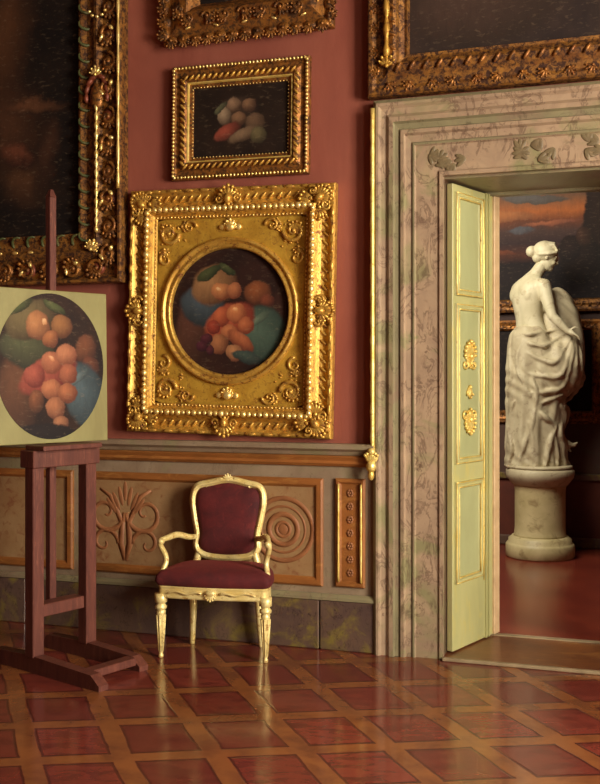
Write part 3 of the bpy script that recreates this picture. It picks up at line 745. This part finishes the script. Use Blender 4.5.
# ------------------------------------------------------------ pedestal and statue
KS = 8.43/F
sp = Vector(((540-CX)/F*8.43, 8.43, 0))
PM = Matrix.Translation(sp)
ped = thing('pedestal', 'round cream marble pedestal with a moulded base under the statue', 'pedestal', PM)
mb = MB(); mb.lathe([(.275,0),(.285,.01),(.285,.10),(.275,.115),(.262,.125),(.262,.15),(.24,.165),(.232,.175)], 48); mb.build('base', M['pedestal'], ped)
mb = MB(); mb.lathe([(.222,.17),(.214,.19),(.209,.25),(.209,.55),(.214,.59),(.222,.605)], 48); mb.build('drum', M['pedestal'], ped)
mb = MB(); mb.lathe([(.222,.60),(.235,.612),(.255,.64),(.275,.665),(.282,.69),(.282,.725),(.27,.738),(.25,.745)], 48); mb.build('cap', M['drape'], ped)
SZ = .745
st = thing('statue', 'white marble statue of a woman seen from behind, draped from the hips, on the pedestal', 'statue', PM @ Matrix.Translation((0,0,SZ)))
def q(px, py, dy=0.0): return Vector(((px-540)*KS, dy, (467-py)*KS))
def RE(dirv, rollv=(0,1,0)):
    z = Vector(dirv).normalized(); y = Vector(rollv); y = (y - z*y.dot(z)).normalized(); x = y.cross(z)
    return Matrix((x, y, z)).transposed().to_4x4()
b = MB()
fz = Vector((.88,.47,0)).normalized(); side = Vector((fz.y,-fz.x,0))       # facing and her right-hand side (towards the viewer)
def torso(c, rf, rs, rz, lean=(0,0,1)): b.ell(c, (rf, rs, rz), n=20, m=12, R=RE(lean, side))
secs = [(352,534,.110,.160),(345,534,.128,.178),(335,533,.120,.166),(325,531,.100,.142),(317,529.5,.095,.132),(308,528.5,.100,.142),(300,528,.108,.156),(292,528,.112,.170),(285,528.5,.104,.165),(279,530.5,.082,.120),(274,534,.056,.070)]
rr = []
for k in range(len(secs)-1):
    g = lambda n_: secs[min(max(n_,0),len(secs)-1)]
    for j in range(4):
        u = j/4; v4 = []
        for c_ in range(4):
            p0, p1, p2, p3 = g(k-1)[c_], g(k)[c_], g(k+1)[c_], g(k+2)[c_]
            v4.append(.5*((2*p1)+(p2-p0)*u+(2*p0-5*p1+4*p2-p3)*u*u+(3*p1-p0-3*p2+p3)*u**3))
        c0 = q(v4[1], v4[0], .02); rr.append([c0+fz*v4[2]*math.cos(a_)*(1-.07*math.exp(-((a_-PI)/.16)**2))+side*v4[3]*math.sin(a_) for a_ in [2*PI*n_/40 for n_ in range(40)]])
b.loft(rr)
for s_ in (-1,1): b.ell(q(527,294,.02)-fz*.058+side*.075*s_, (.040,.058,.075), n=14, m=10, R=RE((0,0,1), side))
sR = q(531,287,.02)+side*.160; sL = q(533,287,.02)-side*.165
b.cap(q(530,284,.02), sR, .066, .066); b.cap(q(530,284,.02), sL, .066, .062)
b.cap(q(529,283,.02), q(535,275,.02), .080, .060); b.cap(q(533,279,.02), q(541,266,.01), .062, .052)
b.ell(q(540,306,.02)+side*.07, (.050,.050,.055)); b.ell(q(540,306,.02)-side*.07, (.050,.050,.055))
# near arm
eR = q(546.5,317,-.20); wR = q(560.5,332,-.235)
b.cap(sR, sR.lerp(eR,.45), .064, .054); b.cap(sR.lerp(eR,.45), eR, .054, .040); b.cap(eR, eR.lerp(wR,.4), .038, .037); b.cap(eR.lerp(wR,.4), wR, .037, .023)
hb_ = q(566,335,-.245); b.ell(wR.lerp(hb_,.65), (.022,.030,.042), R=RE(hb_-wR, (0,1,0)), n=12, m=8)
hd = (hb_-wR).normalized()
for k in range(4):
    o_ = Vector((0,-.025+.016*k,.004*k)); p = hb_+o_; L_ = (.036,.042,.040,.030)[k]
    p2 = p+hd*L_*.8+Vector((0,0,-.004)); p3 = p2+hd*L_*.4+Vector((.004,.006,-.022)); b.cap(p-hd*.02, p2, .0085,.008,8); b.cap(p2, p3, .008,.0065,8)
p = wR.lerp(hb_,.35)+Vector((0,-.005,.02)); b.cap(p, p+Vector((.035,-.006,.022)), .010,.009,8); b.cap(p+Vector((.035,-.006,.022)), p+Vector((.062,-.004,.018)), .009,.007,8)
# far arm folded up against the gathered cloth
eL = q(552,312,.17); wL = q(556,298,.06)
b.cap(sL, eL, .052, .038); b.cap(eL, wL, .038, .024); b.ell(q(556,294,.04), (.026,.022,.04))
for k in range(5): p = q(556,293,.04)+Vector((.02-.012*k,-.012,.0)); b.cap(p, p+Vector((.008-.004*k,-.012,.04-.006*abs(k-1.5))), .009,.0065,8)
# head bowed to the right
hc = q(546.5,256,.0)
up = Vector((.34,-.02,.94)).normalized(); fw = Vector((.90,-.10,-.42)).normalized(); fw = (fw-up*fw.dot(up)).normalized(); rt = fw.cross(up)
HM = Matrix((fw, rt*-1, up)).transposed().to_4x4(); HM = Matrix.Translation(hc) @ HM        # x forward, z crown
def hd_ell(c, r): b.ell((0,0,0), r, n=16, m=10, M=HM @ Matrix.Translation(c))
hd_ell((-.010,0,.025), (.098,.077,.088)); hd_ell((.032,0,-.035), (.058,.058,.080)); hd_ell((.062,0,-.088), (.026,.030,.022)); hd_ell((.005,0,-.06), (.055,.050,.040))
def hcap(a, c, ra, rb): b.cap(HM @ Vector(a), HM @ Vector(c), ra, rb, 10)
hcap((.086,0,.012),(.104,0,-.030),.009,.0125); hcap((.090,0,-.032),(.100,0,-.033),.014,.010)
for s_ in (-1,1):
    hcap((.076,s_*.040,.016),(.086,s_*.014,.020),.009,.009); hd_ell((.070,s_*.029,-.002),(.015,.016,.011)); hd_ell((-.002,s_*.073,-.012),(.016,.010,.028))
    hd_ell((.066,s_*.034,-.038),(.022,.022,.022))
hcap((.080,-.017,-.060),(.080,.017,-.060),.008,.008); hcap((.078,-.013,-.070),(.078,.013,-.070),.008,.008)
mesh_obj('body', fuse(b, .0065, 3), M['statue'], st)
# hair
hmb = MB()
def hh(c, r, n=24, m=14): hmb.ell((0,0,0), r, n=n, m=m, M=HM @ Matrix.Translation(c))
hh((-.024,0,.034), (.104,.094,.092)); hh((-.065,0,-.028), (.048,.055,.05)); hh((-.132,0,.0), (.047,.048,.048)); hh((-.095,0,.010), (.04,.04,.04)); hh((-.03,0,.105),(.05,.04,.022))
for k in range(9):
    y = -.072+.018*k; zz = math.sqrt(max(0, 1-(y/.09)**2))
    hmb.tube([HM @ Vector(p_) for p_ in ((.060+.012*zz,y*1.0,.045+.03*zz),(.02,y*1.05,.055+.072*zz),(-.06,y*.9,.04+.068*zz),(-.115,y*.35,.015+.025*zz))], [.007,.011,.011,.006], 8)
for s_ in (-1,1): hmb.tube([HM @ Vector(p_) for p_ in ((.078,s_*.03,.085),(.055,s_*.075,.045),(.0,s_*.092,.015),(-.06,s_*.075,-.01),(-.115,s_*.02,-.01))], [.010,.014,.015,.013,.008], 8)
mesh_obj('hair', fuse(hmb, .006, 4), M['statue'], st)
# drapery
dm = MB()
rows = [(326,516,543,.15),(334,511,550,.19),(345,509,560,.215),(358,508,566,.225),(372,508,568,.225),(388,508,568,.22),(404,508,566,.215),(420,508,564,.215),(438,507,564,.22),(454,507,565,.225),(465,506,567,.23),(467,507,566,.225)]
rings = []; NR = 96
for k, (py, l, r, ry) in enumerate(rows):
    cx = (l+r)/2; rx = (r-l)/2*KS; ring = []
    for i in range(NR):
        a = 2*PI*i/NR; t_ = (py-326)/141
        f = 1+.05*t_**.5*math.sin(11*a+2.2*t_)+.03*math.sin(5*a-3*t_+1)+.02*math.sin(23*a+4*t_)*t_
        p = q(cx, py, .02); ring.append((p.x+rx*f*math.cos(a), p.y+ry*f*math.sin(a)*.95, p.z))
    rings.append(ring)
dm.loft(rings, True, True, True)
# the gathered cloth bulging in front of her
def shell(c, r, lean, k1, k2, amp):
    T = Matrix.Translation(c) @ RE(lean, (0,1,0)); rr = []
    for k in range(25):
        a = -PI/2+PI*k/24; cr = max(math.cos(a), .02)
        rr.append([((r[0]*cr*(1+amp*math.sin(k1*th_+k2*a)))*math.cos(th_), (r[1]*cr*(1+amp*math.sin(k1*th_+k2*a)))*math.sin(th_), r[2]*math.sin(a)) for th_ in [2*PI*i/64 for i in range(64)]])
    dm.loft(rr, True, True, True, T)
shell(q(562,340,.05), (.20,.19,.455), (-.10,0,1), 7, 2, .022)
shell(q(566,358,-.02), (.135,.17,.27), (.02,0,1), 8, -3, .04)
shell(q(552,368,-.08), (.22,.15,.24), (.5,0,1), 7, 4, .05)
def onto(p, rad):
    px = 540+p.x/KS; py = 467-p.z/KS; best = .05
    for k in range(len(rows)-1):
        if rows[k][0] <= py <= rows[k+1][0]:
            u = (py-rows[k][0])/(rows[k+1][0]-rows[k][0]); l, r_, ry = (rows[k][n_]*(1-u)+rows[k+1][n_]*u for n_ in (1,2,3))
            e = (px-(l+r_)/2)/((r_-l)/2); best = min(best, .02-ry*.95*math.sqrt(max(0,1-e*e)))
    for (cx_, cy_, yy, a_, b_, c_) in ((562,340,.05,.20,.19,.455),(566,358,-.02,.135,.17,.27),(550,368,-.08,.20,.15,.22)):
        e = ((px-cx_)*KS/a_)**2+((py-cy_)*KS/c_)**2
        if e < 1: best = min(best, yy-b_*math.sqrt(1-e))
    return Vector((p.x, best-rad*.10, p.z))
def fold(pts, rad, dy=0):
    P = [onto(p, rad) for p in pts]; out = []; 
    for i in range(len(P)-1):
        p0, p1, p2, p3 = P[max(i-1,0)], P[i], P[i+1], P[min(i+2,len(P)-1)]
        for j in range(8):
            u = j/8; out.append(.5*((2*p1)+(p2-p0)*u+(2*p0-5*p1+4*p2-p3)*u*u+(3*p1-p0-3*p2+p3)*u**3))
    out.append(P[-1]); n_ = len(out)
    dm.tube(out, [rad*(.35+.65*math.sin(PI*min(1,max(.0,(i+.5)/n_)))) for i in range(n_)], 8)
# swags from the hand sweeping down and left
for (x0,y0,x1,y1,x2,y2,rad) in ((566,338,548,362,522,352,.024),(567,342,553,375,520,372,.024),(568,346,556,386,524,392,.026),(571,346,566,386,536,402,.026),(575,346,576,382,552,403,.024),(580,350,583,380,566,402,.022),
                                (560,334,540,346,514,338,.020),(552,330,530,334,513,330,.018)):
    dm_y = -.20
    fold([q(x0,y0,-.15), q((x0+x1)/2+1,(y0+y1)/2,-.20), q(x1,y1,-.235), q((x1+x2)/2,(y1+y2)/2+2,-.235), q(x2,y2,-.17)], rad)
for (pts, rad) in (([(512,332),(509,352),(510,374),(507,396)],.022),([(519,340),(514,362),(519,380),(526,396)],.024),([(527,376),(531,392),(530,408)],.022),
                   ([(531,404),(527,424),(520,444),(514,465)],.022),([(534,410),(540,416),(552,424)],.024),([(552,424),(545,440),(540,464)],.024),([(524,420),(528,440),(527,465)],.022),
                   ([(556,404),(562,414),(560,428)],.026),([(560,418),(556,432),(562,446),(566,465)],.026),([(566,404),(569,410),(565,424),(560,432)],.022),([(548,430),(552,446),(553,465)],.022),([(512,400),(508,424),(510,446),(507,465)],.022)):
    fold([q(x, y, -.19-.02*math.sin(i+x)) for i, (x, y) in enumerate(pts)], rad)
# fluttering hem by the foot
fold([q(562,432,-.10), q(566,440,-.12), q(573,445,-.10), q(579,441,-.08)], .020); fold([q(562,440,-.12), q(567,446,-.13), q(572,452,-.10)], .020)
fold([q(560,450,-.16), q(566,462,-.17), q(571,464,-.17)], .030)
def crease(p, nrm):
    return p + nrm*(.0035*math.sin(p.x*55+p.z*38+4*math.sin(p.z*9))*(1 if p.z > .02 else 0))
mesh_obj('drapery', fuse(dm, .008, 7, crease), M['drape'], st)
mb = MB(); mb.lathe([(.265,-.0),(.27,.01),(.265,.022),(.24,.026)], 40); mb.build('plinth', M['drape'], st)

# ------------------------------------------------------------ armchair
cp_ = [Vector(((163-CX)/F*5.40, 5.40, 0)), Vector(((264-CX)/F*5.24, 5.24, 0))]
ang = math.atan2(cp_[1].y-cp_[0].y, cp_[1].x-cp_[0].x) + math.radians(6); fc = (cp_[0]+cp_[1])/2; FW = (cp_[1]-cp_[0]).length
back = Vector((-math.sin(ang), math.cos(ang), 0)); co = fc + back*.16
CM = Matrix.Translation(co) @ Matrix.Rotation(ang, 4, 'Z')
ch = thing('armchair', 'gilt armchair with crimson velvet back and seat under the round picture', 'chair', CM)
hw = FW/2; yf = -.16; yb = .12
def curve(pts, n=8, closed=False):
    P = [Vector(p) for p in pts]; L_ = len(P); out = []
    for i in range(L_ if closed else L_-1):
        g = (lambda k: P[k % L_]) if closed else (lambda k: P[min(max(k,0),L_-1)])
        p0, p1, p2, p3 = g(i-1), g(i), g(i+1), g(i+2)
        for j in range(n):
            u = j/n; out.append(.5*((2*p1)+(p2-p0)*u+(2*p0-5*p1+4*p2-p3)*u*u+(3*p1-p0-3*p2+p3)*u**3))
    if not closed: out.append(P[-1])
    return out
gp = M['chair_gilt']
for s_ in (-1,1):
    mb = MB()
    mb.lathe([(.010,0),(.014,.004),(.014,.016),(.010,.022),(.0125,.03),(.0245,.235),(.026,.25),(.020,.256),(.031,.264),(.033,.276),(.024,.286),(.022,.292),(.034,.30),(.034,.345)], 16, Matrix.Translation((s_*hw,yf,0)))
    for k in range(8):
        a = 2*PI*k/8; mb.tube([(s_*hw+r_*math.cos(a), yf+r_*math.sin(a), z) for r_, z in ((.0125,.035),(.019,.14),(.024,.23))], [.0025,.004,.005], 6)
    mb.build('leg', gp, ch)
    mb = MB(); P = curve([(s_*.19,yb,.36),(s_*.19,yb+.004,.22),(s_*.195,yb+.012,.10),(s_*.20,yb+.02,0)]); mb.tube(P, [.024-.010*i/len(P) for i in range(len(P))], 10); mb.build('leg', gp, ch)
# seat rail: serpentine apron
mb = MB(); outl = []
def seat_outline(g=0, n=12):
    P = [(-hw-.01-g,yf-.0,0),(-hw+.06,yf-.028-g,0),(0,yf-.045-g,0),(hw-.06,yf-.028-g,0),(hw+.01+g,yf-.0,0),(hw-.005+g,0,0),(.215+g,yb+.01,0),(0,yb+.028+g,0),(-.215-g,yb+.01,0),(-hw+.005-g,0,0)]
    return curve(P, n, True)
o1 = seat_outline(0); 
def lay(pts, z, k=1.0): return [(p.x*k, (p.y)*k, z) for p in pts]
mb.loft([lay(o1,.345,.93), lay(o1,.325,.985), lay(o1,.332,1.005), lay(o1,.345,1.0), lay(o1,.375,1.0), lay(o1,.385,1.01), lay(o1,.392,.99)], True, True, False)
leaf_spray(mb, 0, .362, yf-.052, .04, 9, -1.6, 1.6, PI, .3); mb.ell((0,yf-.056,.365),(.03,.012,.016))
for s_ in (-1,1): mb.tube([(s_*(.05+.016*k), yf-.05+.02*(k/14)**2, .36+.006*math.sin(k*.9)) for k in range(13)], [.007-.0003*k for k in range(13)], 6)
mb.build('seat_rail', gp, ch)
mb = MB(); prof_ = [(.388,.97),(.395,1.03),(.415,1.065),(.44,1.055),(.462,.99),(.476,.86),(.484,.62),(.488,.3)]
mb.loft([lay(o1, z, k) for z, k in prof_], True, True, True); mb.build('seat', M['velvet'], ch)
# oval-shouldered back, leaning a little
def bk(x, z, f=0.0):
    lean = .10*(z-.40); return Vector((x*1.07, yb+.01+lean+f, z))
shape = [(-.120,.505),(-.165,.55),(-.160,.62),(-.178,.72),(-.190,.82),(-.168,.885),(-.10,.905),(0,.925),(.10,.905),(.168,.885),(.190,.82),(.178,.72),(.160,.62),(.165,.55),(.120,.505),(0,.492)]
loop = curve([bk(x,z) for x, z in shape], 6, True)
mb = MB(); mb.tube(loop, .021, 10, .85, closed=True)
mb.tube([p+Vector((0,-.016,0)) for p in loop], .009, 8, closed=True)
for s_ in (-1,1): mb.tube(curve([bk(s_*.150,.52), bk(s_*.165,.46), (s_*.185,yb,.39), (s_*.19,yb,.35)]), .021, 10)
leaf_spray(mb, 0, .925, yb+.045, .035, 7, -1.4, 1.4, 0, .3)
for s_ in (-1,1): mb.tube([bk(s_*(.03+.010*k), .930-.0012*k*k/2, -.012) for k in range(10)], [.010-.0007*k for k in range(10)], 6)
mb.build('backrest_frame', gp, ch)
mb = MB(); pad = [(p.x/1.07, p.z) for p in loop]; cxm, czm = 0, .705
rr = []
for k, f in ((.93,.018),(.93,-.005),(.88,-.022),(.75,-.034),(.5,-.042),(.2,-.045)):
    rr.append([tuple(bk(x*k, czm+(z-czm)*k, f)) for x, z in pad])
mb.loft(rr, True, True, True); mb.build('backrest', M['velvet'], ch)
for s_ in (-1,1):
    mb = MB()
    P = curve([bk(s_*.160,.605), (s_*.205,.08,.612), (s_*.250,.02,.632), (s_*.280,-.07,.628), (s_*.292,-.115,.625)])
    mb.tube(P, [.013+.005*math.sin(PI*i/len(P)) for i in range(len(P))], 10)
    mb.tube(curve([(s_*.292,-.115,.628),(s_*.300,-.135,.615),(s_*.298,-.125,.59),(s_*.282,-.100,.54),(s_*.278,-.100,.50),(s_*.290,-.125,.45),(s_*.285,-.145,.39)]), .015, 10)
    mb.ell((s_*.294,-.135,.618),(.020,.022,.018)); mb.build('arm', gp, ch)

# ------------------------------------------------------------ easel
wd = M['wood_dark']
pA = Vector(((34.5-CX)/F*5.12, 5.12, 0)); pB = pA + Vector((.616,.788,0))*.345
ev = (pB-pA); EW = ev.length; ea = math.atan2(ev.y, ev.x); ec = (pA+pB)/2
EM = Matrix.Translation(ec) @ Matrix.Rotation(ea, 4, 'Z')          # local x from the near post to the far one, -y towards the front
es = thing('easel', 'tall dark wooden studio easel with runner feet standing at the left', 'easel', EM)
for s_ in (-1,1):
    mb = MB(); x = s_*EW/2; mb.bevbox((x-.035,-.035,.075),(x+.035,.035,1.10), .004); mb.build('post', wd, es)
    mb = MB(); yb0, yf0 = .36, (-.53 if s_ < 0 else -.44)
    mb.loft([[(x-.03,y,z0),(x+.03,y,z0),(x+.03,y,z1),(x-.03,y,z1)] for y, z0, z1 in ((yb0,.0,.03),(yb0-.06,0,.075),(0.04,0,.085),(-.04,0,.085),(yf0+.06,0,.07),(yf0,.0,.025))], True, True, False)
    mb.build('runner', wd, es)
mb = MB(); mb.bevbox((-EW/2+.03,-.42,.03),(EW/2-.03,-.35,.07), .004); mb.build('foot_bar', wd, es)
mb = MB(); mb.bevbox((-EW/2+.036,-.02,.27),(EW/2-.036,.068,.335), .004); mb.build('lower_rail', wd, es)
mb = MB(); mb.bevbox((-EW/2-.04,-.045,1.04),(EW/2+.05,.068,1.13), .004); mb.build('top_rail', wd, es)
mb = MB(); mb.bevbox((-.021,.068,.27),(.021,.108,2.46), .003); mb.loft([[(-.021,.068,2.46),(.021,.068,2.46),(.021,.108,2.46),(-.021,.108,2.46)],[(-.008,.08,2.50),(.008,.08,2.50),(.008,.096,2.50),(-.008,.096,2.50)]], True, True, False); mb.build('mast', wd, es)
mb = MB(); mb.bevbox((-EW/2-.02,-.10,1.13),(EW/2+.02,.05,1.155), .003); mb.build('ledge', wd, es)
# copy on a board
a = Vector((-1.527,5.0,0)); b2 = Vector((-1.052,5.475,0)); bv = b2-a; BW = bv.length
nrm = Vector((bv.y,-bv.x,0)).normalized()
BM = Matrix.Translation(((a+b2)/2).to_tuple()[:2]+(1.160,)) @ Matrix.Rotation(math.atan2(bv.y,bv.x), 4, 'Z') @ Matrix.Translation((0,0,0)) @ Matrix.Rotation(math.radians(-1.0), 4, 'X')
bd = thing('painted_board', 'olive board with an oval coloured picture propped on the easel', 'painting', BM)
BH = .80
mb = MB(); mb.bevbox((-BW/2,0,0),(BW/2,.022,BH), .003); mb.build('board', M['panel_board'], bd)
mb = MB(); ow, oh = BW*.475, BH*.477
mb.loft([[(-.01+ow*k_*math.cos(2*PI*k/72), y_, BH*.502+oh*k_*math.sin(2*PI*k/72)) for k in range(72)] for k_, y_ in ((1,0),(1,-.003))], True, True, False)
ov = picture('oval still life study', S(48,30,22), S(34,22,20), [
    (-.19,-.14,.13,.26,10,S(92,58,40),S(54,34,26),.5),(-.14,.08,.17,.10,15,S(74,74,50),S(46,42,32),.4),
    (-.12,.24,.16,.10,-20,S(104,88,58),S(62,48,34),.35),(-.19,.30,.09,.03,-30,S(80,84,50),S(46,46,30),.4),(.02,.31,.08,.025,25,S(80,84,50),S(46,46,30),.4),
    (-.08,.21,.07,.075,0,S(168,112,72),S(100,60,42),.28),(.06,.21,.065,.062,0,S(146,98,60),S(84,50,34),.28),(-.005,.145,.05,.05,0,S(158,98,62),S(90,50,36),.28),
    (.21,.09,.07,.08,0,S(112,66,44),S(58,34,28),.35),(.24,.0,.05,.06,0,S(100,56,40),S(52,30,26),.35),
    (.20,-.15,.13,.18,-20,S(72,84,88),S(40,48,52),.35),(.16,-.06,.09,.022,-35,S(94,104,104),S(60,68,70),.5),
    (-.02,-.04,.19,.09,-25,S(146,74,58),S(102,42,36),.35),
    (-.10,-.05,.065,.06,0,S(154,78,62),S(98,42,36),.25),(.0,.02,.065,.06,0,S(170,104,74),S(110,58,42),.25),(.09,.06,.065,.06,0,S(172,110,78),S(108,60,44),.25),(.10,-.04,.055,.055,0,S(160,92,66),S(96,50,38),.25),
    (.0,-.12,.06,.058,0,S(172,106,72),S(104,58,42),.25),(.09,-.14,.06,.055,0,S(160,96,64),S(96,52,38),.25),
    (.02,-.22,.055,.06,0,S(164,104,72),S(94,56,42),.25),(-.09,-.18,.05,.06,0,S(120,72,48),S(66,40,30),.3),(.05,-.30,.05,.04,0,S(150,98,68),S(84,50,38),.3),
    (-.04,.235,.015,.014,0,S(206,160,116),S(180,124,84),.5),(-.0,.04,.018,.013,20,S(206,150,110),S(180,112,76),.5),
    (-.06,-.35,.22,.05,0,S(34,26,26),S(26,20,20),.4),
], .055, 8)
o = mb.build('oval_picture', ov, bd); 
# centre the picture's own coordinates on the oval
for v_ in o.data.vertices: v_.co.x += .01; v_.co.z -= BH*.502
o.location = (-.01,0,BH*.502)

# ------------------------------------------------------------ light
def area(name, loc, target, sx_, sy_, energy, col, spread=180):
    l = bpy.data.lights.new(name, 'AREA'); l.shape = 'RECTANGLE'; l.size = sx_; l.size_y = sy_; l.energy = energy; l.color = col; l.spread = math.radians(spread)
    o = bpy.data.objects.new(name, l); COL.objects.link(o)
    P = WALLM @ Vector(loc); T_ = WALLM @ Vector(target)
    o.matrix_world = Matrix.Translation(P) @ (T_-P).to_track_quat('-Z','Y').to_matrix().to_4x4()
    return o
warm = (1.0,.92,.78)
for i, (a, b) in enumerate(WIN):
    area('window_light', (SR+.45,(a+b)/2,(WZ0+WZ1)/2+.1), (0,(a+b)/2+1.2,1.2), 1.6, 2.6, (170, 800)[i], warm)
# added fill light hanging in the next room
area('next_room_fill', (-.1,1.0,3.4), (1.1,3.3,1.4), 1.8, 1.4, 140, (1,.93,.78))
w_ = bpy.data.worlds.new('World'); SC.world = w_; w_.use_nodes = True
w_.node_tree.nodes['Background'].inputs[0].default_value = (.9,.75,.55,1); w_.node_tree.nodes['Background'].inputs[1].default_value = .3

# ------------------------------------------------------------ camera
cd = bpy.data.cameras.new('camera'); cam = bpy.data.objects.new('camera', cd); COL.objects.link(cam)
cd.sensor_fit = 'VERTICAL'; cd.sensor_height = 36; cd.lens = 36*F/784
cd.shift_y = (HY-392)/784
cam.location = (0,0,EYE); cam.rotation_euler = (PI/2,0,0); cd.clip_start = .05
SC.camera = cam
SC.view_settings.view_transform = 'Standard'; SC.view_settings.look = 'None'; SC.view_settings.gamma = 1; SC.view_settings.use_curve_mapping = False
SC.view_settings.exposure = 0.12
